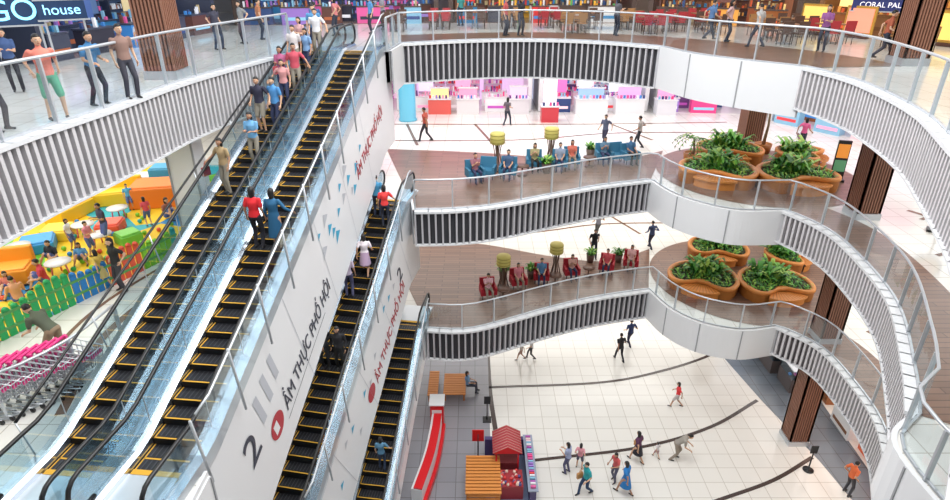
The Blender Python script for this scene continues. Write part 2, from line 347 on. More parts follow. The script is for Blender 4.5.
# ---------------------------------------------------------------- armchairs with sitters
def armchair(x,y,z,rz,col):
    mb=MB(); m=M(col,.6,name='upholstery'); lg=M((.05,.04,.04),.4,name='chair_leg')
    mb.box((0,0,.32),(.56,.6,.2),m); mb.box((0,-.30,.60),(.70,.14,.56),m,rx=.12); 
    for s in(-1,1):
        mb.box((s*.33,.0,.40),(.10,.62,.36),m)
        for t in(-1,1): mb.tube([(s*.3,t*.25,0),(s*.28,t*.23,.24)],[.018,.025],lg)
    return mb.obj('armchair',place(x,y,z+.012,rz),bevel=.035)
def sitgroup(lst,z,col):
    for i,(px,py,occ,c) in enumerate(lst):
        x,y=S(px,py,z); rz=PI+random.uniform(-.35,.35) 
        armchair(x,y,z,rz,col)
        if occ:
            f=i%2
            person('woman_sitting' if f else 'man_sitting',(x,y,z+.012),rz,pose='sitphone' if i%3==0 else 'sit',top=c,fem=bool(f),H=1.66,bot=random.choice([(.03,.04,.1),(.3,.25,.2),(.02,.02,.02)]),bag=None)
sitgroup([(475,181,1,(.3,.12,.15)),(487,178,0,(.2,.2,.25)),(508,178,1,(.05,.1,.2)),(534,170,1,(.35,.3,.15)),(559,170,1,(.25,.3,.4)),(571,167,1,(.6,.15,.1)),(603,163,1,(.1,.2,.3)),(616,162,0,(.2,.3,.45)),(629,163,1,(.05,.15,.3))],Z2,(.04,.18,.30))
sitgroup([(488,297,1,(.75,.45,.5)),(518,287,1,(.7,.25,.3)),(541,282,1,(.1,.25,.45)),(571,277,1,(.6,.35,.3)),(606,272,1,(.65,.1,.12)),(630,268,1,(.75,.45,.45))],Z1,(.40,.015,.03))
def side_table(x,y,z):
    mb=MB(); mb.lathe([(.22,0),(.22,.03),(.03,.05),(.03,.42),(.30,.44),(.30,.48),(.0,.48)],(0,0,0),M((.12,.06,.04),.4,name='dark_wood')); return mb.obj('side_table',place(x,y,z))
def lamp(px,py,z):
    x,y=S(px,py,z); mb=MB(); d=M((.10,.05,.03),.4,name='lamp_wood')
    mb.lathe([(.32,0),(.32,.05),(.06,.08),(.05,1.25)],(0,0,0),d)
    for k in range(4):
        a=k*PI/2+.4; mb.tube([(.28*math.cos(a),.28*math.sin(a),.03),(.12*math.cos(a),.12*math.sin(a),.7),(.22*math.cos(a),.22*math.sin(a),1.3)],.025,d,n=6)
    sh=M((.55,.48,.13),.6,emit=.12,name='lamp_shade')
    mb.lathe([(.29,1.22),(.33,1.25),(.33,1.68),(.30,1.72),(.05,1.74)],(0,0,0),sh,n=28)
    for k in range(3): mb.lathe([(.335,1.3+.16*k),(.345,1.315+.16*k),(.335,1.33+.16*k)],(0,0,0),M((.30,.24,.04),.5,name='shade_ring'),n=28,caps=False)
    mb.obj('floor_lamp',place(x,y,z+.012))
for a in [(497,170,Z2),(550,164,Z2),(503,288,Z1),(555,275,Z1)]: lamp(*a)
for (a,b,c) in [(522,176,Z2),(589,167,Z2),(503,298,Z1),(588,276,Z1),(555,284,Z1)]:
    x,y=S(a,b,c); side_table(x,y,c+.012)
# ---------------------------------------------------------------- SHELL: slabs
L3S=[('slatw',cat([(-8.9,1),(-8.9,6),(-8.9,11),(-8.6,14),(-8.4,17.4),(-7.7,21),(-7.0,24)])),('edge',[(-7.0,24),(-3.3,24)]),('white',cat([(-3.3,24),(-3.1,26.4)],3)),
 ('slat',cat([(-3.1,26.4),(-.5,27.5),(2.4,27.9),(5.2,27.1),(7.5,25.4)])),('white',cat([(7.5,25.4),(8.2,23.2),(9.1,21.9),(10.8,20.1)])),
 ('slatw',cat([(10.8,20.1),(11.0,18.4),(10.9,16.8),(10.2,13.8),(9.2,11.4),(7.5,8),(5,4.5),(2,1)])),('edge',[(2,1),(-8.9,1)])]
L2S=[('edge',[(-8.4,8.2),(-8.4,22.6)]),('edge',[(-8.4,22.6),(-2.5,22.6)]),('white',[(-2.5,22.6),(-2.3,21.4)]),
 ('slat',cat([(-2.3,21.4),(-.7,21.5),(.98,22.0),(3.5,23.3),(5.35,24.2),(7.7,25.0)])),('white',cat([(7.7,25),(8.1,23.4),(8.9,22.2),(10.1,21.4),(11.9,21.4)])),
 ('slatw',cat([(11.9,21.4),(12.45,19.9),(12.5,18.1),(11.8,14.65),(10.2,11.4),(9.3,9.9)])),('white',cat([(9.3,9.9),(8.3,8.9),(8.0,6),(6,3)])),
 ('edge',[(6,3),(-5,3)]),('white',[(-5,3),(-5,8.2)]),('edge',[(-5,8.2),(-8.4,8.2)])]
L1S=[('edge',[(-9,5),(-9,22.4)]),('edge',[(-9,22.4),(-2.1,22.4)]),('white',[(-2.1,22.4),(-2,21.6)]),
 ('slat',cat([(-2,21.6),(-.6,21.5),(.65,21.9),(3.4,23.3),(5.8,24.3),(8.3,25)])),('white',cat([(8.3,25),(8.8,23.3),(9.75,22.1),(11.3,21.5),(13,21.8)])),
 ('slatw',cat([(13,21.8),(14,20.3),(14.1,18.3),(13.8,15.95),(12.8,13.7),(10,9),(6,5)])),('edge',[(6,5),(-9,5)])]
XW0,XW1,YW0,YW1=-26,30,-4,44
def slab(name,segs,z,th,top,under):
    loop=[]
    for k,p in segs: loop+=p[:-1]
    outer=[(XW0,YW0),(XW1,YW0),(XW1,YW1),(XW0,YW1)]
    tri=tessellate_polygon([[Vector((*p,0)) for p in outer],[Vector((*p,0)) for p in loop]])
    pts=outer+loop; mb=MB()
    def up(t,flip):
        a,b,c=[Vector(pts[i]) for i in t]
        ccw=(b-a).cross(c-a)>0
        return t if ccw!=flip else t[::-1]
    mb.add([(x,y,z) for x,y in pts],[up(t,False) for t in tri],top)
    mb.add([(x,y,z-th) for x,y in pts],[up(t,True) for t in tri],under)
    mb.wall(loop,z-th,z,under,closed=True); mb.wall(outer,z-th,z,under,closed=True)
    return mb.obj(name)
CEIL=M((.8,.8,.8),.8,name='ceiling_white')
slab('floor_slab',L3S,Z3,1.15,FLOORW,CEIL); slab('floor_slab',L2S,Z2,1.15,FLOORW,CEIL); slab('floor_slab',L1S,Z1,1.15,FLOORW,CEIL)
mb=MB(); mb.box((2,20,-.15),(56,48,.3),FLOORW); mb.obj('floor')
roofS=[('edge',cat([(-10,0),(-10,24),(0,30),(9,27),(13,18),(10,6),(4,-1)]))]
roofS[0][1].append(roofS[0][1][0]); slab('ceiling',roofS,22.6,.4,CEIL,CEIL)
WALL=M((.55,.53,.51),.7,name='wall_paint')
for n,c,d in [('wall_back',(2,44.2,11),(56,.4,23)),('wall_left',(-26.2,20,11),(.4,48,23)),('wall_right',(30.2,20,11),(.4,48,23)),('wall_front',(2,-4.2,11),(56,.4,23))]:
    mb=MB(); mb.box(c,d,WALL); mb.obj(n)
def fascia(segs,z,h,hr=None,sp=.26):
    mb=MB(); h0=h
    for kind,p in segs:
        h=hr if (hr and kind=='slatw' and p[0][0]>0) else h0
        if kind=='edge': 
            mb.wall(p,z-1.15,z+.02,WHITE2); continue
        if kind in('slat','slatw'):
            dark=kind=='slat'
            mb.wall(offset(p,-.05),z-h,z,DARK if dark else MIDG)
            for q,t in resample(p,sp if dark else .22):
                n=Vector((t.y,-t.x)); c=q+n*.11
                mb.box((c.x,c.y,z-h/2-.02),(.065 if dark else .09,.13,h-.1),FIN if dark else FINW,rz=math.atan2(t.y,t.x))
            for zz,hh in((z-.02,.09),(z-h,.05)):
                pts=resample(p,.5)
                for i in range(len(pts)-1):
                    a,b=pts[i][0],pts[i+1][0]; m=(a+b)/2; t=(b-a); n=Vector((t.y,-t.x)).normalized(); m=m+n*.09
                    mb.box((m.x,m.y,zz),(t.length+.04,.24,hh),WHITE2,rz=math.atan2(t.y,t.x))
        else:
            o=offset(p,-.10); mb.wall(o,z-h,z+.03,WHITE)
            vs=[];fs=[]
            for i,(a,b) in enumerate(zip(p,o)): vs+=[(*a,z+.03),(*b,z+.03)]
            for i in range(len(p)-1): fs.append((2*i,2*i+1,2*i+3,2*i+2))
            mb.add(vs,fs,WHITE2)
            for q,t in resample(o,1.9):
                mb.box((q.x,q.y,z-h/2),(.045,.045,h),SEAM,rz=math.atan2(t.y,t.x))
    return mb.obj('balcony_fascia')
fascia(L3S,Z3,1.6,1.3); fascia(L2S,Z2,1.4,1.25); fascia(L1S,Z1,1.45,1.3)
def railing(p,z,h=1.2,name='glass_railing',sp=1.45,rail=.035):
    mb=MB(); pin=offset(p,.06); R=resample(pin,sp)
    for q,t in R:
        rz=math.atan2(t.y,t.x)
        mb.box((q.x,q.y,z+h/2),(.045,.09,h),STEELM,rz=rz)
    fine=resample(pin,.5)
    mb.tube([(q.x,q.y,z+h+.02) for q,t in fine],rail,STEELM,n=8)
    mb.wall([(q.x,q.y) for q,t in fine],z+.08,z+h-.06,GLASS)
    for i in range(len(fine)-1):
        a,b=fine[i][0],fine[i+1][0]; m=(a+b)/2; t=b-a
        mb.box((m.x,m.y,z+.05),(t.length+.02,.05,.05),STEELM,rz=math.atan2(t.y,t.x))
    return mb.obj(name)
railing(L3S[0][1],Z3,1.35); railing(L3S[2][1],Z3); railing(L3S[3][1]+L3S[4][1][1:]+L3S[5][1][1:],Z3,1.2)
railing(L2S[3][1]+L2S[4][1][1:]+L2S[5][1][1:]+L2S[6][1][1:],Z2,1.2)
railing(L1S[3][1]+L1S[4][1][1:]+L1S[5][1][1:],Z1,1.2)
railing(cat([(-14,8.6),(-11,9.0),(-9.6,9.8),(-8.9,11),(-8.7,12.5)]),Z2,1.1)
def strip(name,a,b,z,m,n=40):
    A=[q for q,t in resample(a,.5)]; k=len(A); Lb=resample(b,.1); B=[Lb[int(i*(len(Lb)-1)/(k-1))][0] for i in range(k)]
    mb=MB(); vs=[];fs=[]
    for p,q in zip(A,B): vs+=[(p.x,p.y,z),(q.x,q.y,z)]
    for i in range(k-1): fs.append((2*i,2*i+2,2*i+3,2*i+1))
    mb.add(vs,fs,m); return mb.obj(name)
strip('floor_deck',offset(L2S[3][1],.02),cat([(-4.5,29.8),(0,29.2),(4,28.2),(7,28.0),(9.5,29.5)]),Z2+.012,DECK)
strip('floor_deck',offset(L1S[3][1],.02),cat([(-5,30.5),(0,30.2),(4,28.6),(7,28.0),(9.5,29.5)]),Z1+.012,DECK)
strip('floor_deck',offset(L3S[3][1]+L3S[4][1][1:],.02),cat([(-3.5,29.8),(2.4,31),(8,29.5),(12.5,25),(14.5,20.5)]),Z3+.012,DECK)
strip('floor_deck',offset(L2S[5][1],.02),offset(L2S[5][1],1.7),Z2+.011,DECK)
strip('floor_deck',offset(L1S[5][1],.02),offset(L1S[5][1],1.7),Z1+.011,DECK)
def deckdisc(x,y,z,r,loop,name='floor_deck'):
    mb=MB(); n=96; pts=[]
    E=[Vector(q) for q in loop]; c=Vector((x,y))
    for k in range(n):
        d=Vector((math.cos(2*PI*k/n),math.sin(2*PI*k/n))); rr=r
        for i in range(len(E)-1):
            a,b=E[i],E[i+1]; s=b-a; den=d.x*s.y-d.y*s.x
            if abs(den)<1e-9: continue
            w=a-c; t=(w.x*s.y-w.y*s.x)/den; u=(w.x*d.y-w.y*d.x)/den
            if t>0 and 0<=u<=1: rr=min(rr,t-.03)
        pts.append((x+d.x*rr,y+d.y*rr,z+.016))
    mb.add([(x,y,z+.016)]+pts,[(0,i+1,(i+1)%n+1) for i in range(n)],DECK); mb.obj(name)
deckdisc(12.6,25.9,Z2,4.3,L2S[3][1]+L2S[4][1][1:]+L2S[5][1][1:]); deckdisc(13.3,26.2,Z1,4.5,L1S[3][1]+L1S[4][1][1:]+L1S[5][1][1:])
def line(pts,z,w,m=STRIPE,name='floor_inlay'):
    p=cat(pts,8); strip(name,offset(p,-w/2),offset(p,w/2),z+.008,m)
line([(.6,24.6),(6.5,25),(10,26),(13,27.4),(15,29)],Z0,.17)
line([(2.4,19.6),(7.4,20.4),(11,21.7),(14,23.6)],Z0,.17)
line([(8.6,17),(9.9,17.5),(12.5,18.5),(14.8,19.8)],Z0,.17); line([(.7,30),(.75,24.6),(1,20.9)],Z0,.22)
for z in(Z2,Z1):
    line([(-8,31.5),(2,31.5),(8,33),(16,33)],z,.16,STRIPEB); line([(-8,35.0),(6,35.0),(15,35.5)],z,.16,STRIPEB)
    for r in(5,7.6,10.2): 
        line([(12.4+r*math.sin(a),18+r*.9*math.cos(a)+1) for a in np.linspace(1.0,2.6,8)],z,.2,STRIPEB)
    for q in([(15.5,15),(20,15.5),(23,16)],[(14,12),(20,10.5),(23,9)],[(16.5,20.5),(20,22.5),(23,24)],[(15,17.5),(19,19),(23,20.5)],[(12,9.5),(16,7.5),(21,5.5)],[(8,35),(9.5,31.5)],[(0,35),(1,30.5)],[(-4,35),(-3,30.5)],[(16.8,30),(18,33)]): line(q,z,.16,STRIPEB)
line([S(60,415,Z2),S(110,330,Z2),S(200,262,Z2)],Z2,.22,STRIPEB); line([S(20,390,Z2),S(95,310,Z2),S(190,250,Z2)],Z2,.12,STRIPEB)
mb=MB(); mb.box((-6.6,20,.005),(14.6,30,.01),FLOORG); mb.obj('floor_carpet_zone')
mb=MB(); 
poly=[(13.6,27.6),(14.2,23.6),(15,19.6),(15.4,16),(24,16),(24,31),(13.6,31)]
mb.add([(x,y,.006) for x,y in poly],[tuple(range(len(poly)))],FLOORD); mb.obj('floor_dark_zone')
def column(x,y,z0,z1,w=1.0,brown=True,name='slatted_column'):
    mb=MB(); mb.box((x,y,(z0+z1)/2),(w*.86,w*.86,z1-z0),WOODB if brown else WHITE)
    mb.box((x,y,z0+.12),(w*1.02,w*1.02,.24),STEELM)
    if brown:
        n=9
        for k in range(n):
            o=(k-(n-1)/2)*w/n
            for dx,dy in((o,w/2-.05),(o,-w/2+.05),(w/2-.05,o),(-w/2+.05,o)):
                mb.box((x+dx,y+dy,(z0+z1)/2+.1),(.05,.05,z1-z0-.3),WOODB2)
    else:
        for s in(-1,1): mb.box((x+s*w*.44,y-w*.44,(z0+z1)/2),(.05,.05,z1-z0),SEAM)
    mb.obj(name)
for z0,z1 in((Z0,Z1-1.15),(Z1,Z2-1.15),(Z2,Z3-1.15),(Z3,22.2)):
    column(14.5,20.9,z0,z1,.9); column(-9.15,18.4,z0,z1,.95,brown=z0>=Z3 ,name='column')
    if z0!=Z3: column(14.3,30.8,z0,z1,1.0)
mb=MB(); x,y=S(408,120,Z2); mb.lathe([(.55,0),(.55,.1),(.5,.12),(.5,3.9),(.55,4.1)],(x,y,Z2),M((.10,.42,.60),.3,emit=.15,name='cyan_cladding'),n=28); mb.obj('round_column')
# ---------------------------------------------------------------- ESCALATORS
CLEAT=M((.07,.07,.08),.4,.5,name='step_cleat')
def escalator(k,dl,dr,screens=True):
    a,d,L,R=esc_info(k); ang=math.atan2(d.y,d.x)-PI/2
    mw=place(a.x,a.y,a.z,ang); mb=MB()
    n=int(L/.4)
    for i in range(n+1):
        y0=i*.4; y1=min(y0+.4,L)
        if y1-y0<.05: continue
        zt=esc_z((y0+y1)/2,L,R)
        mb.box((0,(y0+y1)/2,zt-.17),(1.02,y1-y0,.34),STEP)
        mb.box((0,y0+.02,zt+.001),(1.0,.036,.008),YEL)
        for s in(-1,1): mb.box((s*.49,(y0+y1)/2,zt+.001),(.025,y1-y0,.008),YEL)
        for g in range(-4,5): mb.box((g*.1,(y0+y1)/2+.03,zt+.001),(.02,y1-y0-.1,.006),CLEAT)
    for y0,y1,z in((-1.4,0,0),(L,L+1.3,R)):
        mb.box((0,(y0+y1)/2,z+.012),(1.55,y1-y0,.03),STEELM)
        mb.box((0,0.05 if y0<0 else L-.05,z+.03),(1.0,.12,.012),YEL)
    ys=[-.9]+[i*.4 for i in range(0,n+1)]+[L,L+.9]
    def zl(y): return esc_z(min(max(y,0),L),L,R)
    def ribbon(x0,x1,o0,o1,m):
        vs=[];fs=[]
        for y in ys: vs+=[(x0,y,zl(y)+o0),(x1,y,zl(y)+o1)]
        for i in range(len(ys)-1): fs.append((2*i,2*i+2,2*i+3,2*i+1))
        mb.add(vs,fs,m)
    for s in(-1,1):
        ribbon(s*.525,s*.525,-.3,.14,STEEL); ribbon(s*.525,s*.60,.14,.20,DECKM); ribbon(s*.60,s*.81,.20,.20,DECKM)
        ribbon(s*.64,s*.64,.20,.92,EGL)
        dep=dl if s<0 else dr
        ribbon(s*.81,s*.81,.20,-.12,STEELM); ribbon(s*.812,s*.812,-.12,-dep,WHITE)
        lo=[(-.7,.24)]+[(-.85-.34*math.cos(t),.58+.34*math.sin(t)) for t in np.linspace(-PI/2,PI/2,8)]
        mid=[(y,zl(y)+.93) for y in ys[1:-1]]
        hi=[(L+.85+.34*math.cos(t),R+.58+.34*math.sin(t)) for t in np.linspace(PI/2,-PI/2,8)]+[(L+.7,R+.24)]
        mb.tube([(s*.64,y,z) for y,z in lo+mid+hi],.042,BLACK,n=8)
        for poly in (lo,hi):
            mb.add([(s*.64,y,z) for y,z in poly]+([(s*.64,-.0,.92),(s*.64,0,.22)] if poly is lo else [(s*.64,L,R+.22),(s*.64,L,R+.92)]),[tuple(range(len(poly)+2))],EGL)
        for y in np.arange(1,L,1.6): mb.box((s*.64,y,zl(y)+.55),(.012,.015,.72),STEELM)
    ribbon(-.81,.81,-1.0,-1.0,WHITE2)
    o=mb.obj('escalator',mw)
    return o,L,R,zl
def screen(par,L,zl,x,y0,y1,name='glass_screen',base=.1,h=1.3):
    mb=MB(); ys=list(np.arange(y0,y1,.5))+[y1]; vs=[];fs=[]
    for y in ys: vs+=[(x,y,zl(y)+base+.05),(x,y,zl(y)+base+h)]
    for i in range(len(ys)-1): fs.append((2*i,2*i+2,2*i+3,2*i+1))
    mb.add(vs,fs,GLASS)
    for y in np.arange(y0,y1+.01,1.55):
        mb.tube([(x,y+.02,zl(y)+base-.35),(x,y-.18,zl(y)+base+h)],.028,STEELM,n=6)
    mb.tube([(x,y,zl(y)+base+h) for y in ys],.026,STEELM,n=6)
    o=mb.obj(name,Matrix.Identity(4),parent=par); return o
def ftext(name,body,par,y,zoff,size,m,L,R,x=.83,ext=.004,xs=1):
    cu=bpy.data.curves.new(name,'FONT'); cu.body=body; cu.size=size; cu.extrude=ext
    o=bpy.data.objects.new(name,cu); SC.collection.objects.link(o); cu.materials.append(m); o.parent=par
    al=math.atan2(R,L-1.2); z=esc_z(y,L,R)+zoff
    Mx=Matrix(((0,0,1,x),(math.cos(al)*xs,-math.sin(al),0,y),(math.sin(al)*xs,math.cos(al),0,z),(0,0,0,1)))
    o.matrix_local=Mx; return o
def marks(par,L,R,x,items,name='panel_graphics'):
    mb=MB(); al=math.atan2(R,L-1.2)
    for kind,y,zo,s,m in items:
        z=esc_z(y,L,R)+zo; T=Matrix(((0,0,1,x),(math.cos(al),-math.sin(al),0,y),(math.sin(al),math.cos(al),0,z),(0,0,0,1)))
        if kind=='c': mb.add([(s*math.cos(t),s*math.sin(t),0) for t in np.linspace(0,2*PI,28,endpoint=False)],[tuple(range(28))],m,T=T)
        elif kind=='t': mb.add([(-s,-s*.7,0),(s,0,0),(-s*.3,s,0)],[(0,1,2)],m,T=T)
        elif kind=='b': mb.add([(-.11,-s,0),(.11,-s,0),(.11,s,0),(-.11,s,0)],[(0,1,2,3)],m,T=T)
        elif kind=='l': mb.add([(0,-.012,0),(s,-.012,0),(s,.012,0),(0,.012,0)],[(0,1,2,3)],m,T=T)
        elif kind=='v': mb.add([(0,-s,0),(.02,-s,0),(.02,s,0),(0,s,0)],[(0,1,2,3)],m,T=T)
    mb.obj(name,Matrix.Identity(4),parent=par)
NAVY=M((.03,.035,.06),.5,name='ink'); CRIM=M((.42,.02,.035),.5,name='crimson'); CY=M((.05,.38,.60),.5,name='cyan_ink'); PG=M((.48,.50,.55),.5,name='pale_grey')
eA,L,R,zl=escalator('A',1.2,.3)
eB,L,R,zl=escalator('B',.3,3.7)
screen(eB,L,zl,.95,.2,L-.3)
ftext('panel_numeral','2',eB,1.75,-2.0,1.25,NAVY,L,R)
ftext('panel_lettering','ẨM THỰC PHỐ HỘI',eB,3.75,-2.75,.70,NAVY,L,R,xs=.66)
ftext('panel_lettering_b','ẨM THỰC PHỐ HỘI',eB,11.2,-2.0,.6,CRIM,L,R,xs=.75)
marks(eB,L,R,.822,[('c',3.15,-2.45,.36,CRIM),('b',2.5,-1.2,.45,PG),('b',2.95,-1.1,.45,PG),('b',3.4,-1.0,.4,PG),('l',3.75,-3.0,3.4,NAVY)]+[('v',y,-1.95,1.7,PG) for y in np.arange(5,15,2.5)]+[('t',y,-.7-random.random()*1.5,.12+.12*random.random(),random.choice([CY,CY,PG])) for y in np.arange(7.2,12,.3)])
marks(eB,L,R,.826,[('b',3.08,-2.45,.18,WHITE)],'panel_mark')
eC,L,R,zl=escalator('C',.8,3.4)
screen(eC,L,zl,.95,0.2,L-.3)
ftext('panel_lettering','ẨM THỰC PHỐ HỘI',eC,6.2,-2.6,.68,CRIM,L,R,xs=.7)
ftext('panel_numeral','2',eC,9.3,-1.9,1.0,NAVY,L,R)
marks(eC,L,R,.822,[('c',5.6,-2.2,.35,CRIM)]+[('v',y,-1.8,1.5,PG) for y in np.arange(3,11,2.4)]+[('t',y,-.7-random.random()*1.5,.15,random.choice([CY,PG])) for y in np.arange(2,9,.6)])
eD,L,R,zl=escalator('D',.8,1.3)
screen(eD,L,zl,.95,0.2,L-.3)
mb=MB(); mb.box((-4.96,5.6,Z2-1.7),(.06,5.2,3.7),WHITE); mb.obj('escalator_landing_cladding')
mb=MB(); pts=[]
for Y in np.arange(8.6,20.5,.8): pts.append((ex(Y)-1.0,Y,Z2+(Y-8.8)*.348+1.0))
mb.tube(pts,.03,BLACK,n=6)
for p in pts[::3]: mb.tube([p,(p[0]+.18,p[1],p[2]-1.1)],.018,STEELM,n=6)
mb.obj('stair_handrail')
# ---------------------------------------------------------------- planters
def leafset(mb,cx,cy,z,r,n,lmin=.35,lmax=.8,up=.8,excl=None):
    i=0
    while i<n:
        a=random.uniform(0,2*PI); rr=r*math.sqrt(random.random()); x=cx+rr*math.cos(a); y=cy+rr*math.sin(a); i+=1
        if excl and excl(x,y): continue
        b=random.uniform(0,2*PI); L=random.uniform(lmin,lmax); w=L*random.uniform(.09,.18); m=random.choice(GREENS)
        d=Vector((math.cos(b),math.sin(b),0)); s=Vector((-math.sin(b),math.cos(b),0)); p=Vector((x,y,z)); u=random.uniform(.5,1.2)*up
        q=[p,p+d*L*.3+Vector((0,0,L*.55*u)),p+d*L*.7+Vector((0,0,L*.75*u)),p+d*L+Vector((0,0,L*.55*u))]
        mb.add([q[0]-s*.01,q[0]+s*.01,q[1]-s*w,q[1]+s*w,q[2]-s*w*.8,q[2]+s*w*.8,q[3]],[(0,1,3,2),(2,3,5,4),(4,5,6)],m,True)
def planter(cx,cy,z,R,niche,name='bench_planter'):
    mb=MB(); N=64
    def rad(t):
        d=(t-niche+PI)%(2*PI)-PI; return R*(1-.62*math.exp(-(d/.70)**4))
    def r(t,o=0): return rad(t)+o
    ring=lambda o,zz:[((r(t,o))*math.cos(t),(r(t,o))*math.sin(t),zz) for t in np.linspace(0,2*PI,N,endpoint=False)]
    mb.rings([ring(-.03,0),ring(.0,.18),ring(.0,.46)],ORANGE2,True,False)
    mb.rings([ring(.0,.46),ring(.04,.48),ring(.04,.60),ring(-.02,.62)],ORANGE,True,False)
    mb.rings([ring(-.02,.62),ring(-.16,.62),ring(-.18,.48)],ORANGE,True,False)
    mb.add(ring(-.17,.52),[tuple(range(N))],SOIL)
    vs=[];fs=[]; T_=np.linspace(niche-.66,niche+.66,13)
    for t in T_:
        for rr,zz in((R*.42,.42),(R*.90,.42),(R*.90,.34),(R*.84,.32),(R*.84,.0)): vs.append((rr*math.cos(t),rr*math.sin(t),zz))
    for i in range(12):
        for k in range(4): fs.append((i*5+k,i*5+k+1,i*5+k+6,i*5+k+5))
    mb.add(vs,fs,ORANGE)
    for i in range(13):
        t=T_[i]; mb.box((R*.66*math.cos(t),R*.66*math.sin(t),.425),(R*.46,.025,.012),ORANGE2,rz=t)
    def excl(x,y):
        return math.hypot(x,y)>rad(math.atan2(y,x)%(2*PI))-.26
    leafset(mb,0,0,.50,R*.95,int(230*R*R),.14,.34,.9,excl)
    a=niche+PI; leafset(mb,R*.4*math.cos(a),R*.4*math.sin(a),.50,R*.42,int(60*R*R),.35,.75,1.15,excl)
    mb.obj(name,place(cx,cy,z+.016))
for (x,y,R,n) in [(10.5,24.9,1.6,-2.0),(13.6,24.2,1.6,-1.5),(12.2,28.0,1.5,-1.8),(15.4,27.3,1.2,-.6)]: planter(x,y,Z2,R,n)
for (x,y,R,n) in [(10.9,25.3,1.6,-2.0),(14.1,24.7,1.65,-1.5),(12.8,28.5,1.5,-1.8),(16.2,27.7,1.2,-.6)]: planter(x,y,Z1,R,n)
def palm(x,y,z,h=2.6):
    mb=MB(); mb.tube([(0,0,.4),(.06,0,h*.5),(0,.05,h)],[.09,.06,.05],M((.25,.17,.1),.8,name='palm_trunk'))
    mb.lathe([(.35,0),(.42,.45),(.36,.45),(.34,.4),(.01,.4)],(0,0,0),ORANGE2)
    for k in range(16):
        a=k*2.4; el=.3+.5*random.random(); L=1.0; pts=[]
        for t in np.linspace(0,1,7): pts.append(Vector((math.cos(a)*L*t*.9,math.sin(a)*L*t*.9,h+L*(el*t-1.0*t*t*.8))))
        s=Vector((-math.sin(a),math.cos(a),0))
        mb.tube(pts,.012,GREENS[0],n=4)
        for i in range(1,7):
            p=pts[i]
            for sg in(-1,1):
                q=p+s*sg*.25*(1-.1*i)+(pts[i]-pts[i-1])*.6-Vector((0,0,.08)); mb.add([p,p+(pts[i]-pts[i-1])*.5,q],[(0,1,2)],GREENS[i%4])
    mb.obj('potted_palm',place(x,y,z+.016))
palm(14.35,29.2,Z2,2.7); palm(10.3,27.6,Z2,1.1)
def pot(px,py,z):
    x,y=S(px,py,z); mb=MB(); mb.lathe([(.16,0),(.22,.45),(.19,.45),(.18,.4),(.01,.4)],(0,0,0),M((.15,.1,.08),.5,name='pot')); leafset(mb,0,0,.4,.14,60,.22,.42,1.2); mb.obj('potted_plant',place(x,y,z+.012))
for a in [(546,173,Z2),(590,158,Z2),(531,278,Z1),(590,262,Z1),(618,262,Z1),(503,279,Z1)]: pot(*a)
# ---------------------------------------------------------------- shops
def shop(name,p0,p1,z,seed,wallc,signc,pal,H=3.9,dep=4,em=.9,counters=True,trim=(.78,.78,.80),flc=(.75,.74,.72)):
    rnd=random.Random(seed); p0=Vector(p0);p1=Vector(p1); d=p1-p0; W=d.length; a=math.atan2(d.y,d.x); mb=MB()
    wm=M(wallc,.6,emit=em,name='glow_wall'); tr=M(trim,.4,name='shop_trim')  # back wall emits, standing in for the shop's interior light
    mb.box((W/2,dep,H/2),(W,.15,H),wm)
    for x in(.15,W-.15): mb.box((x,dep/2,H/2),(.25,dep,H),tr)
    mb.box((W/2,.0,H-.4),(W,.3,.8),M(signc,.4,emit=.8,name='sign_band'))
    mb.box((W/2,dep/2,.01),(W,dep,.02),M(flc,.15,name='shop_floor'))
    x=.5
    while x<W-1.6:
        w=rnd.uniform(1.0,1.8); c=rnd.choice(pal+[wallc]*len(pal)); cm=M(c,.5,emit=.3,name='unit')  # units, goods and counters get slight emission just to look brighter
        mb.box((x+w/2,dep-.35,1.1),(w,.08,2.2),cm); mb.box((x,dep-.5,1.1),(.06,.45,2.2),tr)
        for s in range(5):
            mb.box((x+w/2,dep-.5,.3+s*.42),(w,.42,.04),tr); g=x+.12
            while g<x+w-.15:
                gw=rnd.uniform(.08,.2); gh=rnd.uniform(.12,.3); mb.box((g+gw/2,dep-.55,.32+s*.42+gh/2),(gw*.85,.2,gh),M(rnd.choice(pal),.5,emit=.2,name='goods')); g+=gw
        x+=w+rnd.uniform(.05,.3)
    if counters:
      for row,(ya,yb) in enumerate(((.1,.5),(1.6,2.4))):
        x=.5+row*.5
        while x<W-1.6:
            w=rnd.uniform(.9,1.8); yy=rnd.uniform(ya,yb); c=rnd.choice(pal+[trim]*6)
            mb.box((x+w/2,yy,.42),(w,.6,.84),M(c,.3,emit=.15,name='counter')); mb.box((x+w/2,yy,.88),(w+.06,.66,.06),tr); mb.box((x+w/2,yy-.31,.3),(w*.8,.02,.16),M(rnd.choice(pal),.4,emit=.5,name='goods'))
            for g in range(int(w/.18)):
                gh=rnd.uniform(.08,.35); mb.box((x+.1+g*.18,yy+rnd.uniform(-.2,.2),.91+gh/2),(.1,.1,gh),M(rnd.choice(pal),.4,emit=.2,name='goods'))
            if rnd.random()<.5:
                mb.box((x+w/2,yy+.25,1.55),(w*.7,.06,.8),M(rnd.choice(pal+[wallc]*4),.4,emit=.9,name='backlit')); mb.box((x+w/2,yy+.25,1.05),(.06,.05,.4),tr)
            x+=w+rnd.uniform(.3,1.0)
    return mb.obj(name,place(p0.x,p0.y,z,a))
PINK=[(.80,.06,.25),(.85,.35,.52),(.45,.08,.40),(.82,.80,.85),(.75,.05,.06),(.15,.06,.2),(.85,.6,.65)]
BLU=[(.06,.25,.62),(.25,.5,.68),(.8,.82,.88),(.75,.12,.35),(.35,.2,.6),(.03,.06,.2)]
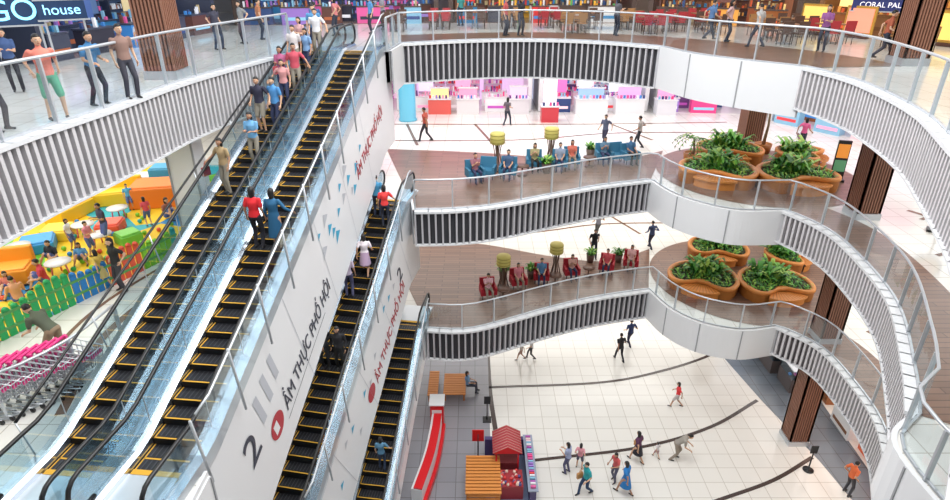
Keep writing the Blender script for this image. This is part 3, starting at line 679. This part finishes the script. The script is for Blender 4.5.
WARM=[(.85,.40,.08),(.7,.12,.04),(.9,.65,.25),(.3,.1,.03),(.12,.05,.02)]
MIX=[(.05,.05,.07),(.7,.05,.05),(.85,.45,.05),(.1,.4,.12),(.75,.75,.75),(.05,.2,.5)]
DKM=[(.03,.03,.05),(.04,.08,.22),(.35,.1,.04),(.12,.05,.04),(.04,.2,.4),(.5,.4,.22)]
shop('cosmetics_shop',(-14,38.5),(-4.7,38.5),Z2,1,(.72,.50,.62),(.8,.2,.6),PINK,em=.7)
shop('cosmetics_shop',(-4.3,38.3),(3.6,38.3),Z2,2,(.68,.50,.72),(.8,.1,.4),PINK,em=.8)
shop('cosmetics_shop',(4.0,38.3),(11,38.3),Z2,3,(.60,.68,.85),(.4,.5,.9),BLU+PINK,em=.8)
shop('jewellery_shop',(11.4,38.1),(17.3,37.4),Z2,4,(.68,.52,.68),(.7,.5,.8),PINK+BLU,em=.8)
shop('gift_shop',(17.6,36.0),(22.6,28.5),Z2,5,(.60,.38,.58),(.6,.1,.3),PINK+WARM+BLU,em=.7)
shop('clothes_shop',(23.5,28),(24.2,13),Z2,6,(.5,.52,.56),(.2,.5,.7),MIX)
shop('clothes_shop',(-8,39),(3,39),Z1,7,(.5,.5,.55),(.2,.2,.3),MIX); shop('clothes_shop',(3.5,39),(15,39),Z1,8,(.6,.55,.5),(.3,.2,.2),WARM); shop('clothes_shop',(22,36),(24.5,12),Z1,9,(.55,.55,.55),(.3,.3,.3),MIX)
DT=(.10,.07,.06)
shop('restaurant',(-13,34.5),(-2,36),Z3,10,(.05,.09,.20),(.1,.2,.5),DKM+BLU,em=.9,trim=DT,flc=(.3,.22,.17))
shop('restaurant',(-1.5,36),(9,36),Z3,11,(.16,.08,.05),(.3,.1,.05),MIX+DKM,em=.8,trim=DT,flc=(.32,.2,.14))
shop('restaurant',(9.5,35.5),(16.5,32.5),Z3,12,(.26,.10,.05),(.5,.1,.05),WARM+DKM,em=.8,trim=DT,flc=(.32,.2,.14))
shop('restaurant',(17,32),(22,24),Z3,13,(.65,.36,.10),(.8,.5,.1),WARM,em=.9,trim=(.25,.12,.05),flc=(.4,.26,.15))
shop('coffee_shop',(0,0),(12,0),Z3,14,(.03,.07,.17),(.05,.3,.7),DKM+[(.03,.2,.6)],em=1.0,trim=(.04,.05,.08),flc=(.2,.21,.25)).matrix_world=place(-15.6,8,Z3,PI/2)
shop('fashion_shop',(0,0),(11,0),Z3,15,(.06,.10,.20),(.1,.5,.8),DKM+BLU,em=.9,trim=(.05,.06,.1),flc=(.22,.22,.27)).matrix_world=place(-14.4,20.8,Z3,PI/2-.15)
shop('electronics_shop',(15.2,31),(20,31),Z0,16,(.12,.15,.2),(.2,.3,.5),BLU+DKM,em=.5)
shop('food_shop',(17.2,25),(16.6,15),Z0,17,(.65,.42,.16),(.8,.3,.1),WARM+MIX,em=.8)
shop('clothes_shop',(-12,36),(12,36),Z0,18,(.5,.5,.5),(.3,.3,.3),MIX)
def island(px,py,z,w,h,c,c2,name='display_island'):
    x,y=S(px,py,z); mb=MB(); mb.box((0,0,.45),(w,.8,.9),M(c,.35,emit=.1,name='island_body')); mb.box((0,0,.93),(w+.1,.9,.06),WHITE)
    mb.box((0,.2,.9+h/2),(w*.8,.1,h),M(c2,.4,emit=.6,name='island_board')); mb.box((0,.2,.93+h),(w*.9,.2,.08),WHITE)
    for g in range(int(w/.2)): mb.box((-w/2+.12+g*.2,-.22,1.05),(.12,.12,.2),M(random.choice(PINK+BLU),.4,name='goods'))
    mb.obj(name,place(x,y,z))
island(549,121,Z2,1.0,1.6,(.6,.05,.07),(.85,.75,.8)); island(590,113,Z2,2.0,.6,(.78,.78,.8),(.3,.45,.75)); island(628,113,Z2,1.8,.7,(.75,.75,.78),(.6,.35,.6)); island(664,114,Z2,1.2,.9,(.7,.7,.75),(.8,.3,.5)); island(468,113,Z2,1.4,.6,(.75,.7,.72),(.85,.3,.45)); island(440,113,Z2,1.4,.6,(.75,.12,.1),(.85,.7,.3)); island(518,113,Z2,1.3,.7,(.7,.68,.72),(.8,.5,.7))
# ---------------------------------------------------------------- L3 dining sets
def chair(x,y,z,rz,c):
    mb=MB(); m=M(c,.5,name='chair_seat'); l=M((.06,.04,.03),.4,name='chair_leg')
    mb.box((0,0,.45),(.42,.42,.05),m); mb.box((0,-.2,.72),(.42,.04,.42),m,rx=.1)
    for s in(-1,1):
        mb.tube([(s*.18,.18,0),(s*.18,.18,.44)],.018,l,n=6); mb.tube([(s*.18,-.2,0),(s*.18,-.2,.9)],.018,l,n=6)
    mb.obj('dining_chair',place(x,y,z,rz))
def table(x,y,z):
    mb=MB(); w=M((.3,.15,.08),.35,name='table_wood'); mb.box((0,0,.74),(1.1,.75,.04),w); mb.tube([(0,0,.02),(0,0,.72)],.04,STEELM); mb.box((0,0,.015),(.5,.5,.03),STEELM)
    mb.lathe([(.1,.76),(.12,.78)],(.2,.1,0),WHITE); mb.lathe([(.03,.76),(.035,.88)],(-.2,.1,0),GLASS)
    mb.obj('dining_table',place(x,y,z))
k=0
for X,Y in [(-1.8,32.8),(0,33.4),(1.9,33.2),(3.9,33.6),(5.9,33.0),(7.8,32.6),(9.7,31.8),(11.3,30.4),(13.2,28.8),(15,26.8),(-4,31.8),(16.8,24.5),(11.6,32.6),(14.8,29.4),(4.8,31.2),(8.4,30.6),(13,26.6)]:
    table(X,Y,Z3+.014); c=[(.42,.03,.04),(.10,.05,.035),(.40,.2,.07)][k%3]; k+=1
    for sx in(-.32,.32): chair(X+sx,Y-.62,Z3+.014,0,c); chair(X+sx,Y+.62,Z3+.014,PI,c)
def sign(name,text,x,y,z,rz,w,h,bg,fg,size,em=.8):
    mb=MB(); mb.box((0,0,0),(w,.1,h),M(bg,.4,emit=em*.4,name='sign_face')); mb.box((0,.0,-h/2-.02),(w+.1,.14,.05),STEELM)
    mb.box((0,.0,h/2+.02),(w+.1,.14,.05),STEELM)
    for s in(-1,1): mb.box((s*w*.4,.02,-h/2-(z-Z3-h/2)/2),(.06,.06,z-Z3-h/2),STEELM)
    o=mb.obj(name,place(x,y,z,rz))
    cu=bpy.data.curves.new('lettering','FONT'); cu.body=text; cu.size=size; cu.align_x='CENTER'; cu.align_y='CENTER'; cu.extrude=.01; cu.materials.append(M(fg,.4,emit=em,name='sign_letters'))
    t=bpy.data.objects.new('lettering',cu); SC.collection.objects.link(t); t.parent=o; t.matrix_local=Matrix.Translation((0,-.07,0))@Matrix.Rotation(PI/2,4,'X')
sign('shop_sign','CORAL PALACE',18.0,28.2,Z3+1.4,-.6,2.7,.5,(.02,.03,.14),(.85,.85,.9),.3)
sign('shop_sign','GO',-14.1,19.6,Z3+1.75,.6,1.5,.8,(.01,.03,.08),(.25,.75,1),.85,1.6)
sign('shop_sign','house',-12.95,20.2,Z3+1.75,.6,1.3,.55,(.01,.03,.08),(.3,.7,1),.42,1.6)
mb=MB()
for i,(x,y) in enumerate([(15.9,30.0),(17.2,28.6),(19.2,25.4)]):
    r=-1.0; mb.box((x,y,Z3+.75),(1.3,.08,1.2),M((.7,.42,.08),.3,.4,name='gold_frame'),rz=r); mb.box((x-.05*math.sin(-r),y-.05*math.cos(r),Z3+.75),(1.1,.06,1.0),M((.85,.3,.2) if i%2 else (.9,.6,.15),.4,emit=.7,name='poster_face'),rz=r)
    mb.box((x,y,Z3+.075),(1.0,.3,.12),WOODB,rz=r)
mb.obj('poster_display')
x,y=S(835,181,Z2); mb=MB(); mb.box((0,0,.06),(.6,.4,.12),BLACK); mb.box((0,0,.95),(.5,.1,1.7),BLACK); mb.box((0,-.055,1.35),(.44,.01,.6),M((.8,.28,.04),.4,emit=.4,name='poster')); mb.box((0,-.055,.7),(.44,.01,.5),M((.1,.3,.15),.4,emit=.3,name='poster_b')); mb.obj('information_totem',place(x,y,Z2,-.3))
x,y=S(938,232,Z2); mb=MB(); mb.box((0,0,.04),(.7,.4,.08),BLACK); mb.tube([(0,0,0),(0,0,1.6)],.04,STEELM)
for r_,c_,o_ in((.5,(.02,.15,.5),0),(.4,(.85,.5,.04),-.03),(.26,(.7,.06,.04),-.06)):
    mb.rings([[(r_*math.cos(t),o_-.03,1.4+r_*math.sin(t)) for t in np.linspace(0,2*PI,24,endpoint=False)],[(r_*math.cos(t),o_+.03,1.4+r_*math.sin(t)) for t in np.linspace(0,2*PI,24,endpoint=False)]],M(c_,.4,name='roundel'),False)
mb.obj('round_promo_sign',place(x,y,Z2,-.6))
# ---------------------------------------------------------------- play area
mat=bpy.data.materials.new('play_mat'); mat.use_nodes=True; nt=mat.node_tree; b=nt.nodes['Principled BSDF']
tc=nt.nodes.new('ShaderNodeTexCoord'); vo=nt.nodes.new('ShaderNodeTexVoronoi'); vo.inputs['Scale'].default_value=.5; cr=nt.nodes.new('ShaderNodeValToRGB')
nt.links.new(tc.outputs['Object'],vo.inputs['Vector']); nt.links.new(vo.outputs['Color'],cr.inputs['Fac']); nt.links.new(cr.outputs['Color'],b.inputs['Base Color'])
cr.color_ramp.interpolation='CONSTANT'; e=cr.color_ramp.elements; e[0].color=(.85,.55,.02,1); e[1].position=.3; e[1].color=(.16,.5,.03,1)
for p,c in((.45,(.02,.25,.60,1)),(.6,(.85,.58,.03,1)),(.72,(.03,.40,.50,1)),(.85,(.20,.55,.04,1))): q=e.new(p); q.color=c
b.inputs['Roughness'].default_value=.6
F0=Vector(S(-60,372,Z2)); F1=Vector(S(180,252,Z2)); 
mb=MB(); vs=[(F0.x,F0.y,.03),(F1.x,F1.y,.03),(F1.x-1,27,.03),(-25,27,.03),(-25,F0.y,.03)]
mb.add(vs,[(0,1,2,3,4)],mat); mb.obj('play_mat',place(0,0,Z2))
FC=[(.20,.55,.03),(.02,.42,.12),(.02,.42,.12),(.02,.22,.6),(.75,.10,.05),(.20,.55,.03),(.02,.42,.40)]
dv=(F1-F0); n=int(dv.length/.22); mb=MB(); rz=math.atan2(dv.y,dv.x)
for i in range(n):
    q=F0+dv*((i+.5)/n); c=FC[(i//5)%7]; h=.85+.12*math.sin(i*.63); m=M(c,.4,name='picket')
    mb.box((q.x,q.y,h/2),(.17,.06,h),m,rz=rz); mb.lathe([(.085,0),(.07,.05),(.01,.09)],(q.x,q.y,h),m,n=8)
for zz in(.25,.65): m_=F0+dv/2; mb.box((m_.x,m_.y,zz),(dv.length,.09,.07),M((.1,.35,.1),.4,name='fence_rail'),rz=rz)
mb.obj('play_fence',place(0,0,Z2))
def block(px,py,dx,dy,h,c,rz=0,name='foam_block',back=False):
    x,y=S(px,py,Z2); mb=MB(); m=M(c,.45,name='vinyl'); mb.box((0,0,h/2+.03),(dx,dy,h),m)
    mb.box((0,0,h+.05),(dx*.92,dy*.88,.08),M(tuple(min(1,k*1.15+.03) for k in c),.45,name='vinyl_top'))
    if back: mb.box((0,dy/2-.1,h+.25),(dx,.2,.5),m)
    mb.obj(name,place(x,y,Z2,rz),bevel=.07)
for a in [(100,205,3.2,.8,.5,(.85,.55,.02),.3,'foam_sofa',True),(72,218,1.6,.8,.5,(.85,.52,.02),1.4,'foam_sofa',True),(160,203,1.8,1.4,.8,(.8,.2,.02),.2,'foam_block'),(40,250,1.0,1.0,.35,(.03,.28,.65),.5,'foam_block'),
   (6,283,1.6,.9,.5,(.85,.32,.02),.3,'foam_sofa',True),(112,232,.8,.8,.35,(.8,.1,.06),.2,'foam_block'),(60,238,.9,.9,.35,(.85,.6,.04),.2,'foam_block'),(130,243,.7,.7,.35,(.15,.5,.06),.9,'foam_block'),(175,190,1.5,.8,1.0,(.06,.35,.6),.1,'foam_block'),(135,190,2.0,.8,.6,(.75,.75,.75),.1,'foam_block')]: block(*a)
for i,(px,py) in enumerate([(86,236),(103,246),(62,275),(22,258),(120,219)]):
    x,y=S(px,py,Z2); mb=MB(); m=M((.8,.8,.84),.3,name='plastic'); mb.lathe([(.35,.42),(.36,.46),(.01,.46)],(0,0,0),m)
    for a in range(3): mb.tube([(.25*math.cos(a*2.1),.25*math.sin(a*2.1),.03),(.2*math.cos(a*2.1),.2*math.sin(a*2.1),.42)],.025,M((.8,.2,.3),.4,name='plastic_leg'),n=6)
    mb.obj('play_table',place(x,y,Z2))
mb=MB()
for i in range(160):
    x,y=S(random.uniform(0,180),random.uniform(200,330),Z2)
    side=dv.x*(y-F0.y)-dv.y*(x-F0.x)
    if side<3: continue
    mb.ell((x,y,.11),(.08,.08,.08),M(random.choice(FC),.4,name='picket'),8,6)
mb.obj('play_balls',place(0,0,Z2))
def cart(x,y,z,rz):
    mb=MB(); pk=M((.80,.04,.25),.4,name='pink_plastic'); w=STEELM
    def bar(a,b,r=.009,m=w): mb.tube([a,b],r,m,n=5)
    bt=[(-.20,-.32,.45),(.20,-.32,.45),(.17,.38,.5),(-.17,.38,.5)]; tp=[(-.27,-.38,.95),(.27,-.38,.95),(.21,.46,.85),(-.21,.46,.85)]
    for L_ in(bt,tp):
        for i in range(4): bar(L_[i],L_[(i+1)%4],.014)
    for i in range(4):
        a0,a1=Vector(bt[i]),Vector(bt[(i+1)%4]); b0,b1=Vector(tp[i]),Vector(tp[(i+1)%4])
        for t in np.linspace(0,1,7): bar(a0.lerp(a1,t),b0.lerp(b1,t))
        for t in(.33,.66): bar(a0.lerp(b0,t),a1.lerp(b1,t))
    for t in np.linspace(0,1,6): bar(Vector(bt[0]).lerp(Vector(bt[1]),t),Vector(bt[3]).lerp(Vector(bt[2]),t))
    for s in(-1,1):
        bar((s*.22,-.42,.95),(s*.24,-.34,.12),.016); bar((s*.24,-.34,.12),(s*.16,.42,.12),.016)
        for yy,xx in((-.32,.24),(.4,.16)): mb.tube([(s*xx-.015,yy,.06),(s*xx+.015,yy,.06)],.06,BLACK,n=10)
        mb.box((s*.24,-.45,.97),(.06,.1,.1),pk)
    mb.tube([(-.28,-.47,1.0),(.28,-.47,1.0)],.035,pk,n=8); mb.box((0,-.37,.72),(.44,.02,.34),pk); mb.box((0,.43,.78),(.34,.02,.12),pk)
    mb.obj('shopping_cart',place(x,y,z,rz))
c0=Vector(S(-8,418,Z2)); c1=Vector(S(88,380,Z2))
for i in range(11):
    q=c0.lerp(c1,i/10); cart(q.x,q.y,Z2,math.atan2(c1.y-c0.y,c1.x-c0.x)-PI/2-.9)
# ---------------------------------------------------------------- ground-floor items
def slatbench(px,py,w,l,rz=0):
    x,y=S(px,py,0); mb=MB()
    for k in range(int(l/.14)): mb.box((0,-l/2+.07+k*.14,.44),(w,.1,.05),ORANGE)
    for sx in(-1,1):
        mb.box((sx*(w/2-.08),0,.38),(.07,l,.07),ORANGE2)
        for sy in(-1,1): mb.box((sx*(w/2-.08),sy*(l/2-.12),.2),(.08,.08,.38),ORANGE2)
    mb.obj('slatted_bench',place(x,y,0.01,rz))
slatbench(434,390,.5,2.0); slatbench(455,391,1.1,1.7)
x,y=S(462,392,0); person('woman_sitting',(x+.3,y,.01),-PI/2,pose='sit',top=(.15,.3,.5),fem=True)
mb=MB(); RED=M((.65,.012,.018),.3,name='red_gloss')
P0=cat([(-1.75,21.6),(-1.8,20.5),(-1.95,19.0),(-2.3,17.2)]); 
for i in range(len(P0)-1):
    a,b_=Vector(P0[i]),Vector(P0[i+1]); m=(a+b_)/2; t=b_-a; mb.box((m.x,m.y,.46),(t.length+.03,.45,.9),WHITE,rz=math.atan2(t.y,t.x)); mb.box((m.x+.05,m.y,.94),(t.length+.03,.35,.08),RED,rz=math.atan2(t.y,t.x)); mb.box((m.x+.3,m.y,.16),(t.length+.03,.16,.3),RED,rz=math.atan2(t.y,t.x))
mb.box((-1.75,21.9,.7),(.6,.7,1.4),RED); mb.box((-1.75,21.53,.9),(.45,.02,.5),WHITE); mb.box((-1.75,21.9,1.43),(.7,.8,.06),WHITE); mb.obj('display_counter',bevel=.02)
PURP=M((.07,.05,.16),.5,name='purple_panel')
mb=MB(); bx,by=S(509,480,0)
mb.box((bx,by,.05),(2.0,3.0,.1),M((.16,.2,.32),.5,name='blue_base'))
mb.box((bx+.85,by,.55),(.25,3.0,.9),PURP); mb.box((bx,by+1.4,.55),(2.0,.2,.9),PURP); mb.box((bx+.85,by,1.02),(.4,3.1,.05),M((.3,.35,.45),.4,name='counter_top'))
for i in range(22): mb.box((bx+.85,by-1.4+i*.13,1.12),(.2,.08,random.uniform(.08,.2)),M(random.choice(BLU+PINK),.5,name='trinket'))
for sx in(-.55,.35):
    for sy in(.0,1.1): mb.tube([(bx+sx,by+sy,.1),(bx+sx,by+sy,1.6)],.035,RED)
ro=[(bx-.70,by-.1,1.55),(bx+.5,by-.1,1.55),(bx+.5,by+1.2,1.55),(bx-.70,by+1.2,1.55),(bx-.1,by-.1,1.9),(bx-.1,by+1.2,1.9)]
mb.add(ro,[(0,4,5,3),(1,2,5,4)],M((.42,.05,.06),.7,name='roof_red')); mb.add(ro,[(0,1,4),(2,3,5)],RED)
for i in range(9):
    yy=by-.08+1.26*i/8
    for sgn in(-1,1): mb.tube([(bx-.1,yy,1.91),(bx-.1+sgn*.6,yy,1.57)],.016,M((.6,.28,.25),.6,name='roof_batten'),n=5)
mb.box((bx-.1,by+.55,.45),(.9,.8,.7),M((.3,.04,.05),.5,name='booth_red'))
for i in range(40): mb.ell((bx+random.uniform(-.5,.4),by-.65+random.uniform(-.4,.4),.83),(.07,.07,.08),M(random.choice([(.7,.05,.05),(.8,.6,.5),(.6,.2,.2),(.1,.1,.3)]),.5,name='trinket_b'),8,6)
mb.box((bx-.05,by-.65,.42),(1.1,.9,.74),M((.35,.03,.04),.5,name='booth_red'))
mb.obj('market_kiosk')
ox,oy=S(483,494,0); mb=MB()
for k in range(12): mb.box((ox-.0,oy-.9+k*.17,1.05),(1.4,.12,.06),ORANGE)
for sx in(-1,1):
    for sy in(-1,1): mb.box((ox+sx*.62,oy+sy*.8,.53),(.1,.1,1.02),ORANGE2)
for k in range(5): mb.box((ox,oy-.93,.2+k*.18),(1.3,.05,.1),ORANGE)
for sx in(-1,1):
    mb.box((ox+sx*.62,oy,.98),(.06,1.8,.06),ORANGE2)
mb.obj('slatted_stall')
mb=MB(); sx_,sy_=S(478,462,0); mb.box((sx_,sy_,.03),(.5,.4,.06),BLACK); mb.tube([(sx_,sy_,0),(sx_,sy_,1.6)],.03,BLACK); mb.box((sx_,sy_,1.5),(.5,.04,.6),RED); mb.obj('sign_stand')
mb=MB(); sx_,sy_=S(487,420,0); mb.box((sx_,sy_,.03),(.4,.4,.06),BLACK); mb.tube([(sx_,sy_,0),(sx_,sy_,1.3)],.025,BLACK); mb.box((sx_,sy_-.02,1.2),(.3,.04,.42),BLACK); mb.obj('sign_stand')
x,y=S(808,470,0); mb=MB(); mb.lathe([(.22,0),(.22,.03),(.03,.05),(.03,1.0),(.05,1.02)],(0,0,0),BLACK); mb.box((0,0,1.15),(.3,.03,.4),BLACK); mb.obj('sign_stand',place(x,y,0))
for i in range(3):
    x,y=15.2+i*.25,28.0-i*1.6; mb=MB(); mb.box((0,0,.4),(1.0,1.3,.8),M((.12,.1,.1),.4,name='case_dark')); mb.box((0,0,1.05),(1.0,1.3,.5),EGL); mb.box((0,0,1.32),(1.05,1.35,.05),STEELM)
    for g in range(8): mb.box((random.uniform(-.4,.4),random.uniform(-.5,.5),.86),(.1,.14,.1),M(random.choice(WARM+BLU),.4,emit=.3,name='goods'))
    mb.obj('display_case',place(x+.6,y,0))
# ---------------------------------------------------------------- lights
def area(n,x,y,z,sx,sy,e,col=(1,.975,.94)):
    l=bpy.data.lights.new(n,'AREA'); l.shape='RECTANGLE'; l.size=sx; l.size_y=sy; l.energy=e; l.color=col
    o=bpy.data.objects.new(n,l); o.location=(x,y,z); SC.collection.objects.link(o)
for z,k in((Z1-1.25,1),(Z2-1.25,1),(Z3-1.25,1),(22.0,.75)):
    area('under_slab_fill',4,33,z,30,9,1500*k); area('under_slab_fill',-16,17,z,9,24,1300*k); area('under_slab_fill',20,18,z,9,26,1150*k)  # unseen fill lamps added under each slab to brighten the storeys
area('overhead_fill_lamp',1,14,26,10,16,3500,(1,.985,.96))  # fill lamp added above the atrium for directional light from overhead
w=bpy.data.worlds.new('World'); SC.world=w; w.use_nodes=True; w.node_tree.nodes['Background'].inputs[0].default_value=(.92,.96,1,1); w.node_tree.nodes['Background'].inputs[1].default_value=1.2
SC.view_settings.view_transform='Standard'
# ---------------------------------------------------------------- camera
cam=bpy.data.cameras.new('camera'); co=bpy.data.objects.new('camera',cam); SC.collection.objects.link(co); SC.camera=co
cam.sensor_width=36; cam.lens=36*600/950; cam.clip_end=200
co.location=(0,0,CAMZ); co.rotation_euler=(PI/2-PT,0,0)
